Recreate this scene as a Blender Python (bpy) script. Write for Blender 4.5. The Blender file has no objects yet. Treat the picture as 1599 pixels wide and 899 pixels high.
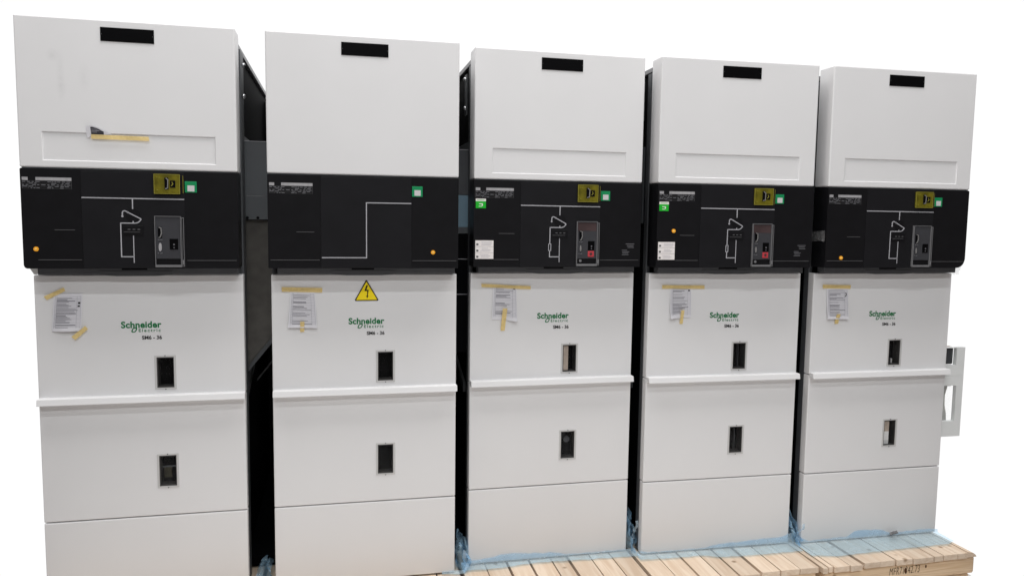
import bpy, bmesh, math, random
from mathutils import Vector, Matrix, noise
random.seed(7)
S = bpy.context.scene
C = S.collection

# ------------------------------------------------------------------ camera
cam_d = bpy.data.cameras.new("camera"); cam = bpy.data.objects.new("camera", cam_d); C.objects.link(cam)
cam_d.sensor_width = 36.0; cam_d.lens = 1199.63/1599*36; cam_d.clip_start = 0.05; cam_d.clip_end = 200
R = Matrix(((0.975996, 0.217684, 0.006679), (-0.217362, 0.971725, 0.092213), (0.013583, -0.091451, 0.995717)))
right, fwd, up = R.col[0], R.col[1], R.col[2]
cam.matrix_world = Matrix(((right.x, up.x, -fwd.x, 1.13454), (right.y, up.y, -fwd.y, -3.13511),
                           (right.z, up.z, -fwd.z, 1.55419), (0, 0, 0, 1)))
S.camera = cam

# ------------------------------------------------------------------ world: white studio behind, dimmer hall in front
W = bpy.data.worlds.new("World"); S.world = W; W.use_nodes = True
nt = W.node_tree; nt.nodes.clear()
out = nt.nodes.new("ShaderNodeOutputWorld"); bg = nt.nodes.new("ShaderNodeBackground")
tc = nt.nodes.new("ShaderNodeTexCoord"); sep = nt.nodes.new("ShaderNodeSeparateXYZ")
nt.links.new(tc.outputs["Generated"], sep.inputs[0])
my = nt.nodes.new("ShaderNodeMapRange"); my.interpolation_type = 'SMOOTHSTEP'
my.inputs["From Min"].default_value = -0.15; my.inputs["From Max"].default_value = 0.22
nt.links.new(sep.outputs["Y"], my.inputs["Value"])
rz = nt.nodes.new("ShaderNodeValToRGB")
mz = nt.nodes.new("ShaderNodeMapRange"); mz.inputs["From Min"].default_value = -1; mz.inputs["From Max"].default_value = 1
nt.links.new(sep.outputs["Z"], mz.inputs["Value"]); nt.links.new(mz.outputs[0], rz.inputs[0])
cr = rz.color_ramp
cr.elements[0].position = 0.0; cr.elements[0].color = (0.20, 0.172, 0.162, 1)
cr.elements[1].position = 1.0; cr.elements[1].color = (0.08, 0.072, 0.07, 1)
for p, c in ((0.36, (0.17, 0.148, 0.140, 1)), (0.50, (0.12, 0.104, 0.098, 1)), (0.62, (0.085, 0.075, 0.072, 1))):
    e = cr.elements.new(p); e.color = c
mx = nt.nodes.new("ShaderNodeMix"); mx.data_type = 'RGBA'
nt.links.new(my.outputs[0], mx.inputs["Factor"]); nt.links.new(rz.outputs[0], mx.inputs["A"])
mx.inputs["B"].default_value = (1.03, 1.03, 1.03, 1)
nt.links.new(mx.outputs["Result"], bg.inputs["Color"]); bg.inputs["Strength"].default_value = 1.0
nt.links.new(bg.outputs[0], out.inputs["Surface"])

# ------------------------------------------------------------------ two rows of hall lamps above and in front
def tube_lamp(y, z, e, wid=0.14, col=(0.97, 0.995, 1.0)):
    l = bpy.data.lights.new("tube_lamp", 'AREA'); l.shape = 'RECTANGLE'; l.size = 7.0; l.size_y = wid
    l.energy = e; l.color = col
    o = bpy.data.objects.new("tube_lamp", l); C.objects.link(o)
    o.location = (1.7, y, z)
    d = Vector((1.7, 0.0, 1.2)) - o.location if wid < 0.5 else Vector((0, 0.0, -1))
    o.rotation_euler = d.to_track_quat('-Z', 'Y').to_euler()
tube_lamp(-7.3, 6.4, 200, 0.09)
tube_lamp(-3.95, 6.4, 116, 0.09)
tube_lamp(-0.95, 6.4, 330, 1.4, (1.0, 0.975, 0.955))

S.view_settings.view_transform = 'Standard'; S.view_settings.look = 'None'
S.view_settings.exposure = 0.0; S.view_settings.gamma = 1.0; S.view_settings.use_curve_mapping = False

# ------------------------------------------------------------------ materials
def mat(name, col, rough=0.5, spec=0.5, metal=0.0, var=0.0, scale=6.0, bump=0.0, bscale=300.0, alpha=1.0, rvar=0.0, coat=0.0):
    m = bpy.data.materials.new(name); m.use_nodes = True
    n = m.node_tree; b = n.nodes["Principled BSDF"]
    b.inputs["Base Color"].default_value = (*col, 1); b.inputs["Roughness"].default_value = rough
    b.inputs["Specular IOR Level"].default_value = spec; b.inputs["Metallic"].default_value = metal
    b.inputs["Alpha"].default_value = alpha; b.inputs["Coat Weight"].default_value = coat
    t = n.nodes.new("ShaderNodeTexCoord")
    if var or rvar:
        x = n.nodes.new("ShaderNodeTexNoise"); x.inputs["Scale"].default_value = scale; x.inputs["Detail"].default_value = 5
        n.links.new(t.outputs["Object"], x.inputs["Vector"])
        if var:
            r = n.nodes.new("ShaderNodeMapRange"); r.inputs["From Min"].default_value = 0.3; r.inputs["From Max"].default_value = 0.7
            r.inputs["To Min"].default_value = 1-var; r.inputs["To Max"].default_value = 1+var
            n.links.new(x.outputs["Fac"], r.inputs["Value"])
            h = n.nodes.new("ShaderNodeMix"); h.data_type = 'RGBA'; h.blend_type = 'MULTIPLY'; h.inputs["Factor"].default_value = 1
            h.inputs["A"].default_value = (*col, 1); n.links.new(r.outputs[0], h.inputs["B"])
            n.links.new(h.outputs["Result"], b.inputs["Base Color"])
        if rvar:
            r2 = n.nodes.new("ShaderNodeMapRange"); r2.inputs["From Min"].default_value = 0.3; r2.inputs["From Max"].default_value = 0.7
            r2.inputs["To Min"].default_value = rough-rvar; r2.inputs["To Max"].default_value = rough+rvar
            n.links.new(x.outputs["Fac"], r2.inputs["Value"]); n.links.new(r2.outputs[0], b.inputs["Roughness"])
    if bump:
        x2 = n.nodes.new("ShaderNodeTexNoise"); x2.inputs["Scale"].default_value = bscale; x2.inputs["Detail"].default_value = 3
        n.links.new(t.outputs["Object"], x2.inputs["Vector"])
        bp = n.nodes.new("ShaderNodeBump"); bp.inputs["Strength"].default_value = bump; bp.inputs["Distance"].default_value = 0.001
        n.links.new(x2.outputs["Fac"], bp.inputs["Height"]); n.links.new(bp.outputs[0], b.inputs["Normal"])
    return m

M = {}
M['white'] = mat("white_powder_coat", (0.757, 0.756, 0.765), 0.38, 0.4, var=0.012, scale=3, bump=0.12, bscale=420, rvar=0.05)
M['shell'] = mat("light_grey_sheet", (0.78, 0.80, 0.80), 0.4, 0.4, var=0.03, scale=5)
M['panel'] = mat("black_panel", (0.0068, 0.0068, 0.0082), 0.40, 0.2, var=0.12, scale=14, bump=0.1, bscale=600)
M['panel_mid'] = mat("black_panel_centre", (0.0105, 0.0105, 0.0125), 0.42, 0.2, var=0.10, scale=9, bump=0.1, bscale=600)
M['gloss'] = mat("black_plate", (0.003, 0.003, 0.0035), 0.3, 0.08)
M['frame'] = mat("dark_grey_steel", (0.085, 0.090, 0.098), 0.45, 0.4, var=0.12, scale=8)
M['black'] = mat("black_steel", (0.004, 0.004, 0.005), 0.65, 0.03, var=0.3, scale=5)
M['toprail'] = mat("grey_top_rail", (0.22, 0.22, 0.23), 0.4, 0.4)
M['sidegrey'] = mat("grey_blue_sheet", (0.115, 0.125, 0.135), 0.4, 0.5, var=0.1, scale=4)
M['bluegrey'] = mat("blue_grey_sheet", (0.22, 0.34, 0.43), 0.35, 0.5, var=0.08, scale=4)
M['galv'] = mat("galvanised_sheet", (0.12, 0.115, 0.106), 0.42, 0.5, metal=0.3, var=0.15, scale=22)
M['bolt'] = mat("zinc_bolt", (0.5, 0.51, 0.53), 0.3, 0.5, metal=0.9)
M['line'] = mat("grey_mimic_line", (0.40, 0.40, 0.43), 0.5, 0.2)
M['line_dim'] = mat("dim_grey_line", (0.10, 0.10, 0.105), 0.5, 0.2)
M['print'] = mat("grey_print", (0.16, 0.16, 0.175), 0.6, 0.1)
M['bar'] = mat("silver_label_bar", (0.36, 0.355, 0.37), 0.5, 0.2, var=0.15, scale=60)
M['tag'] = mat("green_tag", (0.006, 0.24, 0.085), 0.45, 0.3)
M['tagwhite'] = mat("grey_white_square", (0.58, 0.57, 0.58), 0.6, 0.2)
M['lime'] = mat("bright_green_sticker", (0.010, 0.44, 0.025), 0.5, 0.3)
M['sticker'] = mat("white_sticker", (0.82, 0.78, 0.77), 0.6, 0.2)
M['olive'] = mat("translucent_yellow_cover", (0.135, 0.118, 0.008), 0.35, 0.3, var=0.35, scale=45)
M['olive_hi'] = mat("yellow_cover_edge", (0.26, 0.235, 0.035), 0.3, 0.4)
M['greyp'] = mat("grey_plastic_plate", (0.047, 0.048, 0.054), 0.4, 0.25, var=0.08, scale=12)
M['redgrey'] = mat("reddish_plastic_plate", (0.062, 0.040, 0.041), 0.4, 0.3, var=0.25, scale=10)
M['clearedge'] = mat("clear_cover_edge", (0.17, 0.17, 0.178), 0.25, 0.5)
M['silver'] = mat("silver_handle", (0.42, 0.42, 0.42), 0.28, 0.5, metal=0.6)
M['red'] = mat("red_button", (0.47, 0.045, 0.058), 0.4, 0.4)
M['orange'] = mat("orange_lamp_lens", (1.0, 0.44, 0.03), 0.3, 0.4, coat=0.3)
M['orange_c'] = mat("orange_lamp_centre", (1.0, 0.72, 0.25), 0.3, 0.4)
M['paper'] = mat("paper", (0.74, 0.735, 0.775), 0.8, 0.15, var=0.03, scale=20)
M['ink'] = mat("grey_print_ink", (0.28, 0.275, 0.31), 0.8, 0.1)
M['ink_soft'] = mat("pale_print_ink", (0.44, 0.435, 0.48), 0.8, 0.1)
M['black_ink'] = mat("black_ink", (0.02, 0.02, 0.022), 0.6, 0.2)
M['patch'] = mat("dark_grey_print", (0.055, 0.055, 0.065), 0.7, 0.1)
M['logo'] = mat("logo_green", (0.006, 0.175, 0.055), 0.5, 0.2)
M['warn'] = mat("warning_yellow", (0.93, 0.72, 0.015), 0.45, 0.3)
M['warn_edge'] = mat("warning_dark_brown", (0.030, 0.018, 0.010), 0.5, 0.2)
M['bezel'] = mat("window_bezel", (0.55, 0.545, 0.54), 0.4, 0.4)
M['tunnel'] = mat("window_inner_frame", (0.055, 0.053, 0.052), 0.5, 0.3)
M['beige'] = mat("beige_inner_bar", (0.62, 0.52, 0.44), 0.5, 0.3, var=0.2, scale=30)
M['inwhite'] = mat("white_inner_plate", (0.95, 0.95, 0.95), 0.5, 0.3)
M['brown'] = mat("brown_terminal", (0.21, 0.115, 0.07), 0.5, 0.3, var=0.3, scale=60)
M["inner_sheet"] = mat("grey_inner_sheet", (0.42, 0.42, 0.40), 0.4, 0.4, var=0.25, scale=14)
M["olive_dark"] = mat("dark_olive_part", (0.045, 0.040, 0.018), 0.4, 0.4, var=0.4, scale=40)
M['scrap'] = mat("dark_scrap", (0.10, 0.10, 0.105), 0.4, 0.4, var=0.4, scale=60)

# smudged paint of the leftmost hood
def smudge():
    m = M['white'].copy(); m.name = "white_powder_coat_smudged"; n = m.node_tree; b = n.nodes["Principled BSDF"]
    src = b.inputs["Base Color"].links[0].from_socket
    t = n.nodes.new("ShaderNodeTexCoord")
    tot = None
    for (x, z, sx, sz, a) in ((0.123, 2.115, 0.012, 0.013, 0.11), (0.147, 2.04, 0.008, 0.055, 0.07), (0.225, 2.04, 0.012, 0.03, 0.06), (0.15, 2.0, 0.010, 0.02, 0.06)):
        mp = n.nodes.new("ShaderNodeMapping"); mp.vector_type = 'TEXTURE'
        mp.inputs["Location"].default_value = (x, 0, z); mp.inputs["Scale"].default_value = (sx*2, 10, sz*2)
        n.links.new(t.outputs["Object"], mp.inputs["Vector"])
        g = n.nodes.new("ShaderNodeTexGradient"); g.gradient_type = 'SPHERICAL'; n.links.new(mp.outputs[0], g.inputs["Vector"])
        mu = n.nodes.new("ShaderNodeMath"); mu.operation = 'MULTIPLY'; mu.inputs[1].default_value = a
        n.links.new(g.outputs["Fac"], mu.inputs[0])
        if tot is None: tot = mu.outputs[0]
        else:
            ad = n.nodes.new("ShaderNodeMath"); ad.operation = 'ADD'; n.links.new(tot, ad.inputs[0]); n.links.new(mu.outputs[0], ad.inputs[1]); tot = ad.outputs[0]
    nz = n.nodes.new("ShaderNodeTexNoise"); nz.inputs["Scale"].default_value = 70; n.links.new(t.outputs["Object"], nz.inputs["Vector"])
    mu = n.nodes.new("ShaderNodeMath"); mu.operation = 'MULTIPLY'; n.links.new(tot, mu.inputs[0]); n.links.new(nz.outputs["Fac"], mu.inputs[1])
    m2 = n.nodes.new("ShaderNodeMath"); m2.operation = 'MULTIPLY'; m2.inputs[1].default_value = 2.0; n.links.new(mu.outputs[0], m2.inputs[0])
    h = n.nodes.new("ShaderNodeMix"); h.data_type = 'RGBA'; n.links.new(m2.outputs[0], h.inputs["Factor"])
    n.links.new(src, h.inputs["A"]); h.inputs["B"].default_value = (0.2, 0.2, 0.2, 1)
    n.links.new(h.outputs["Result"], b.inputs["Base Color"])
    return m
M['white_smudged'] = smudge()

def see_through(name, col, alpha, rough, bump=0.0, bscale=40, tint=(1, 1, 1), vr=0.4):
    m = bpy.data.materials.new(name); m.use_nodes = True; n = m.node_tree; b = n.nodes["Principled BSDF"]; o = n.nodes["Material Output"]
    b.inputs["Base Color"].default_value = (*col, 1); b.inputs["Roughness"].default_value = rough; b.inputs["Specular IOR Level"].default_value = 0.5
    tr = n.nodes.new("ShaderNodeBsdfTransparent"); tr.inputs["Color"].default_value = (*tint, 1)
    mi = n.nodes.new("ShaderNodeMixShader"); mi.inputs[0].default_value = alpha
    n.links.new(tr.outputs[0], mi.inputs[1]); n.links.new(b.outputs[0], mi.inputs[2]); n.links.new(mi.outputs[0], o.inputs["Surface"])
    t = n.nodes.new("ShaderNodeTexCoord"); x = n.nodes.new("ShaderNodeTexNoise"); x.inputs["Scale"].default_value = bscale; x.inputs["Detail"].default_value = 4
    n.links.new(t.outputs["Object"], x.inputs["Vector"])
    r = n.nodes.new("ShaderNodeMapRange"); r.inputs["From Min"].default_value = 0.35; r.inputs["From Max"].default_value = 0.7
    r.inputs["To Min"].default_value = alpha*(1-vr); r.inputs["To Max"].default_value = min(1, alpha*(1+vr))
    n.links.new(x.outputs["Fac"], r.inputs["Value"]); n.links.new(r.outputs[0], mi.inputs[0])
    if bump:
        bp = n.nodes.new("ShaderNodeBump"); bp.inputs["Strength"].default_value = bump; bp.inputs["Distance"].default_value = 0.004
        n.links.new(x.outputs["Fac"], bp.inputs["Height"]); n.links.new(bp.outputs[0], b.inputs["Normal"])
    return m
M['film'] = see_through("blue_plastic_film", (0.72, 0.89, 1.0), 0.27, 0.09, 0.35, 14, (0.72, 0.87, 1.0), 0.22)
M['film_dense'] = see_through("bunched_blue_film", (0.50, 0.77, 0.98), 0.28, 0.10, 0.5, 24, (0.76, 0.88, 0.98))
M['clear'] = see_through("clear_tape", (0.55, 0.55, 0.56), 0.26, 0.3, 0.3, 40, (1, 1, 1), 0.25)
M['clear_pane'] = see_through("clear_pane", (0.8, 0.8, 0.8), 0.07, 0.06, 0, 10)
M['pane'] = see_through("window_pane", (0.02, 0.02, 0.02), 0.10, 0.08, 0, 10)
M['tape'] = see_through("masking_tape", (0.84, 0.65, 0.29), 0.74, 0.6, 0.15, 90, (0.9, 0.75, 0.4), 0.10)

def wood(name, axis, c0, c1):
    m = bpy.data.materials.new(name); m.use_nodes = True; n = m.node_tree; b = n.nodes["Principled BSDF"]
    b.inputs["Roughness"].default_value = 0.75; b.inputs["Specular IOR Level"].default_value = 0.2
    t = n.nodes.new("ShaderNodeTexCoord"); oi = n.nodes.new("ShaderNodeObjectInfo")
    ad = n.nodes.new("ShaderNodeVectorMath"); ad.operation = 'ADD'
    sc = n.nodes.new("ShaderNodeVectorMath"); sc.operation = 'SCALE'; sc.inputs[0].default_value = (13, 29, 7)
    n.links.new(oi.outputs["Random"], sc.inputs["Scale"])
    n.links.new(t.outputs["Object"], ad.inputs[0]); n.links.new(sc.outputs[0], ad.inputs[1])
    mp = n.nodes.new("ShaderNodeMapping"); s = [34, 34, 60]; s[axis] = 2.6; mp.inputs["Scale"].default_value = s
    n.links.new(ad.outputs[0], mp.inputs["Vector"])
    x = n.nodes.new("ShaderNodeTexNoise"); x.inputs["Scale"].default_value = 1.0; x.inputs["Detail"].default_value = 6; x.inputs["Distortion"].default_value = 1.2
    n.links.new(mp.outputs[0], x.inputs["Vector"])
    rp = n.nodes.new("ShaderNodeValToRGB"); rp.color_ramp.elements[0].position = 0.32; rp.color_ramp.elements[0].color = (*c0, 1)
    rp.color_ramp.elements[1].position = 0.62; rp.color_ramp.elements[1].color = (*c1, 1)
    n.links.new(x.outputs["Fac"], rp.inputs[0])
    # knots and specks
    v = n.nodes.new("ShaderNodeTexVoronoi"); v.inputs["Scale"].default_value = 9
    n.links.new(ad.outputs[0], v.inputs["Vector"])
    kr = n.nodes.new("ShaderNodeMapRange"); kr.inputs["From Min"].default_value = 0.05; kr.inputs["From Max"].default_value = 0.13
    kr.inputs["To Min"].default_value = 0.75; kr.inputs["To Max"].default_value = 0.0
    n.links.new(v.outputs["Distance"], kr.inputs["Value"])
    h = n.nodes.new("ShaderNodeMix"); h.data_type = 'RGBA'; n.links.new(kr.outputs[0], h.inputs["Factor"])
    n.links.new(rp.outputs[0], h.inputs["A"]); h.inputs["B"].default_value = (0.20, 0.11, 0.05, 1)
    # each board a little different
    rr = n.nodes.new("ShaderNodeMapRange"); rr.inputs["To Min"].default_value = 0.84; rr.inputs["To Max"].default_value = 1.08
    n.links.new(oi.outputs["Random"], rr.inputs["Value"])
    mu = n.nodes.new("ShaderNodeMix"); mu.data_type = 'RGBA'; mu.blend_type = 'MULTIPLY'; mu.inputs["Factor"].default_value = 1
    n.links.new(h.outputs["Result"], mu.inputs["A"]); n.links.new(rr.outputs[0], mu.inputs["B"])
    n.links.new(mu.outputs["Result"], b.inputs["Base Color"])
    bp = n.nodes.new("ShaderNodeBump"); bp.inputs["Strength"].default_value = 0.3; bp.inputs["Distance"].default_value = 0.002
    n.links.new(x.outputs["Fac"], bp.inputs["Height"]); n.links.new(bp.outputs[0], b.inputs["Normal"])
    return m
M['deck'] = wood("pine_deck", 1, (0.62, 0.475, 0.35), (0.73, 0.60, 0.475))
M['beam'] = wood("pine_beam", 0, (0.60, 0.42, 0.255), (0.78, 0.60, 0.42))

# ------------------------------------------------------------------ mesh helpers
def B(): return bmesh.new()
def box(bm, x0, x1, y0, y1, z0, z1, bev=0.0, mi=0, seg=2):
    vs = [bm.verts.new(p) for p in ((x0,y0,z0),(x1,y0,z0),(x1,y1,z0),(x0,y1,z0),(x0,y0,z1),(x1,y0,z1),(x1,y1,z1),(x0,y1,z1))]
    fs = [bm.faces.new([vs[i] for i in q]) for q in ((3,2,1,0),(4,5,6,7),(0,1,5,4),(1,2,6,5),(2,3,7,6),(3,0,4,7))]
    for f in fs: f.material_index = mi
    if bev:
        es = {e for f in fs for e in f.edges}
        r = bmesh.ops.bevel(bm, geom=list(es), offset=bev, segments=seg, profile=0.5, affect='EDGES')
        for f in r['faces']: f.material_index = mi
    return bm
def ring(bm, o, h, y0, y1, bev=0.0, mi=0, hbev=0.0):
    """a plate (x0,x1,z0,z1)=o between y0 (front) and y1 with a rectangular hole h cut through"""
    def q(r, y): return [bm.verts.new(p) for p in ((r[0],y,r[2]),(r[1],y,r[2]),(r[1],y,r[3]),(r[0],y,r[3]))]
    of, hf, ob, hb = q(o,y0), q(h,y0), q(o,y1), q(h,y1)
    oe = []; he = []
    for i in range(4):
        j = (i+1) % 4
        for vs in ([of[i],of[j],hf[j],hf[i]], [ob[j],ob[i],hb[i],hb[j]], [of[j],of[i],ob[i],ob[j]], [hf[i],hf[j],hb[j],hb[i]]):
            f = bm.faces.new(vs); f.material_index = mi
        oe.append(bm.edges.get((of[i],of[j]))); oe.append(bm.edges.get((of[i],ob[i]))); he.append(bm.edges.get((hf[i],hf[j])))
    if bev: bmesh.ops.bevel(bm, geom=oe, offset=bev, segments=2, profile=0.5, affect='EDGES')
    if hbev: bmesh.ops.bevel(bm, geom=[e for e in he if e.is_valid], offset=hbev, segments=2, profile=0.5, affect='EDGES')
    return bm
def prism(bm, pts, y0, y1, mi=0):
    """outline pts (x,z), thickness along y"""
    f = [bm.verts.new((x,y0,z)) for x,z in pts]; b = [bm.verts.new((x,y1,z)) for x,z in pts]
    n = len(pts)
    fa = [bm.faces.new(f), bm.faces.new(b[::-1])] + [bm.faces.new((f[(i+1)%n], f[i], b[i], b[(i+1)%n])) for i in range(n)]
    for q in fa: q.material_index = mi
    return bm
def path(bm, pts, w, y0, y1, mi=0):
    """flat bent strip along pts (x,z) of width w"""
    L = []; Rr = []
    n = len(pts); P = [Vector(p) for p in pts]
    for i in range(n):
        d0 = (P[i]-P[i-1]).normalized() if i else (P[1]-P[0]).normalized()
        d1 = (P[i+1]-P[i]).normalized() if i < n-1 else d0
        t = (d0+d1); t = t.normalized() if t.length > 1e-6 else d0
        nn = Vector((-t.y, t.x)); k = 1/max(0.5, nn.dot(Vector((-d0.y, d0.x))))
        L.append(P[i]+nn*w/2*k); Rr.append(P[i]-nn*w/2*k)
    for i in range(n-1):
        prism(bm, [tuple(Rr[i]), tuple(Rr[i+1]), tuple(L[i+1]), tuple(L[i])], y0, y1, mi)
    return bm
def disc(bm, x, z, r, y0, y1, n=24, mi=0, rz=None):
    rz = rz or r
    return prism(bm, [(x+r*math.cos(2*math.pi*k/n), z+rz*math.sin(2*math.pi*k/n)) for k in range(n)], y0, y1, mi)
def obj(name, bm, mats, parent=None, smooth=False):
    bmesh.ops.recalc_face_normals(bm, faces=bm.faces)
    me = bpy.data.meshes.new(name); bm.to_mesh(me); bm.free()
    for m in (mats if isinstance(mats, (list, tuple)) else [mats]): me.materials.append(M[m])
    if smooth:
        for p in me.polygons: p.use_smooth = True
    o = bpy.data.objects.new(name, me); C.objects.link(o)
    if parent: o.parent = parent
    return o
def tag(o, label, cat, group=None, kind=None):
    o['label'] = label; o['category'] = cat
    if group: o['group'] = group
    if kind: o['kind'] = kind
    return o
def empty(name, loc, rz=0):
    o = bpy.data.objects.new(name, None); C.objects.link(o); o.empty_display_size = 0.1
    o.location = loc; o.rotation_euler = (0, 0, rz); return o
def text_into(bm, s, x0, x1, z0, z1, y, bold=0.0, space=1.0, shear=0.0, mi=0):
    cu = bpy.data.curves.new("t", 'FONT'); cu.body = s; cu.size = 1; cu.offset = bold; cu.space_character = space
    cu.shear = shear; cu.fill_mode = 'FRONT'; cu.resolution_u = 6
    o = bpy.data.objects.new("t", cu); C.objects.link(o)
    bpy.context.view_layer.update()
    me = bpy.data.meshes.new_from_object(o.evaluated_get(bpy.context.evaluated_depsgraph_get()))
    xs = [v.co.x for v in me.vertices]; ys = [v.co.y for v in me.vertices]
    a, b, c, d = min(xs), max(xs), min(ys), max(ys)
    vs = [bm.verts.new((x0+(v.co.x-a)/(b-a)*(x1-x0), y, z0+(v.co.y-c)/(d-c)*(z1-z0))) for v in me.vertices]
    for p in me.polygons:
        try: f = bm.faces.new([vs[i] for i in p.vertices]); f.material_index = mi
        except ValueError: pass
    bpy.data.objects.remove(o); bpy.data.curves.remove(cu); bpy.data.meshes.remove(me)
    return bm

# ------------------------------------------------------------------ pallets
GP = "pine pallets under the cabinets"
def pallet(loc, rz, boards, width, label, depth=1.62, round_end=False):
    """boards: list of (x0, x1) in pallet space; front edge at y=0; top at z=0"""
    t = empty("wooden_pallet", loc, rz); tag(t, label, "pallet", GP)
    for (a, b) in boards:
        fy = random.uniform(-0.008, 0.008); bm = B()
        if round_end and b == boards[-1][1]:
            prism(bm, [(a, -0.027), (b, -0.027), (b-0.006, -0.017), (b-0.02, -0.007), (b-0.048, 0), (a, 0)], fy, depth)
        else: box(bm, a, b, fy, depth, -0.027, 0, 0.0016)
        o = obj("deck_board", bm, 'deck', t); o.location.z = random.uniform(-0.003, 0.0)
    for y in (0.012, depth*0.5, depth-0.10):
        bm = B(); box(bm, 0.012, width-(-0.006 if round_end else 0.008), y, y+0.085, -0.118, -0.031, 0.012 if round_end else 0.003)
        obj("stringer", bm, 'beam', t)
    for x in (0.02, width*0.5-0.05, width-0.12):
        bm = B(); box(bm, x, x+0.10, 0.02, depth-0.02, -0.145, -0.12, 0.002)
        obj("bottom_runner", bm, 'beam', t)
    return t
def regular(w, n, gap=0.006):
    s = w/n; return [(i*s+gap/2, (i+1)*s-gap/2) for i in range(n)]
def edges(L, gaps):
    return [(L[i]+gaps[i]/2, L[i+1]-gaps[i+1]/2) for i in range(len(L)-1)]
PZ = -0.003
M['floor'] = mat("pale_floor", (0.80, 0.775, 0.755), 0.6, 0.3, var=0.04, scale=2)
bm = B(); box(bm, -0.06, 4.12, -3.0, 1.46, -0.165, -0.1485); f_ = obj("floor", bm, 'floor'); f_['kind'] = 'structure'
CX = (0.0, 0.8585, 1.6818, 2.4864, 3.3008); CY = (0.0, 0.0045, 0.061, 0.016, -0.0141); CA = (0.0048, -0.0037, 0.007, -0.0223, -0.0107)
pallet((-0.06, -0.16, PZ), 0, regular(0.86, 8), 0.86, "pine pallet under the leftmost cabinet")
pallet((0.81, -0.16, PZ), 0, regular(0.83, 8), 0.83, "pine pallet under the cabinet with the warning triangle")
x3 = [1.655, 1.762, 1.863, 1.966, 2.069, 2.148, 2.2535, 2.352, 2.444]
pallet((1.655, -0.165, PZ), 0, edges([x-1.655 for x in x3], [0, .004, .011, .010, .006, .012, .005, .004, 0]), 0.789,
       "pale pine pallet under the middle cabinet of the row")
x4 = [2.462, 2.565, 2.667, 2.763, 2.846, 2.953, 3.053, 3.150, 3.243]
pallet((2.462, -0.172, PZ), 0, edges([x-2.462 for x in x4], [0, .004, .008, .006, .009, .016, .007, .002, 0]), 0.781,
       "pine pallet whose wide swirl-grained end board meets the next pallet")
x5 = [3.257, 3.284, 3.312, 3.395, 3.466, 3.560, 3.645, 3.735, 3.850, 3.905, 3.985, 4.045, 4.098]
p5 = pallet((3.257, -0.186, PZ), 0.03, edges([x-3.257 for x in x5], [0, .006, .006, .003, .018, .003, .006, .003, .007, .003, .005, .003, 0]), 0.841,
       "pine pallet with handwritten number on its front beam, at the right end", round_end=True)
bm = B(); text_into(bm, "MFR71342.73", 0.362, 0.530, -0.078, -0.042, 0.0105, bold=-0.006, space=1.1, shear=0.15)
M['pen'] = mat("faded_marker", (0.12, 0.085, 0.055), 0.7, 0.1)
obj("handwriting", bm, 'pen', p5)
M['knot'] = mat("dark_knot", (0.085, 0.040, 0.020), 0.8, 0.1, var=0.4, scale=80)
for kx, kz, kr in ((0.452, -0.062, 0.010), (0.565, -0.054, 0.006)):
    bm = B(); disc(bm, kx, kz, kr*0.7, 0.0112, 0.0122, 18, rz=kr*1.3); obj("wood_knot", bm, 'knot', p5)

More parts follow.
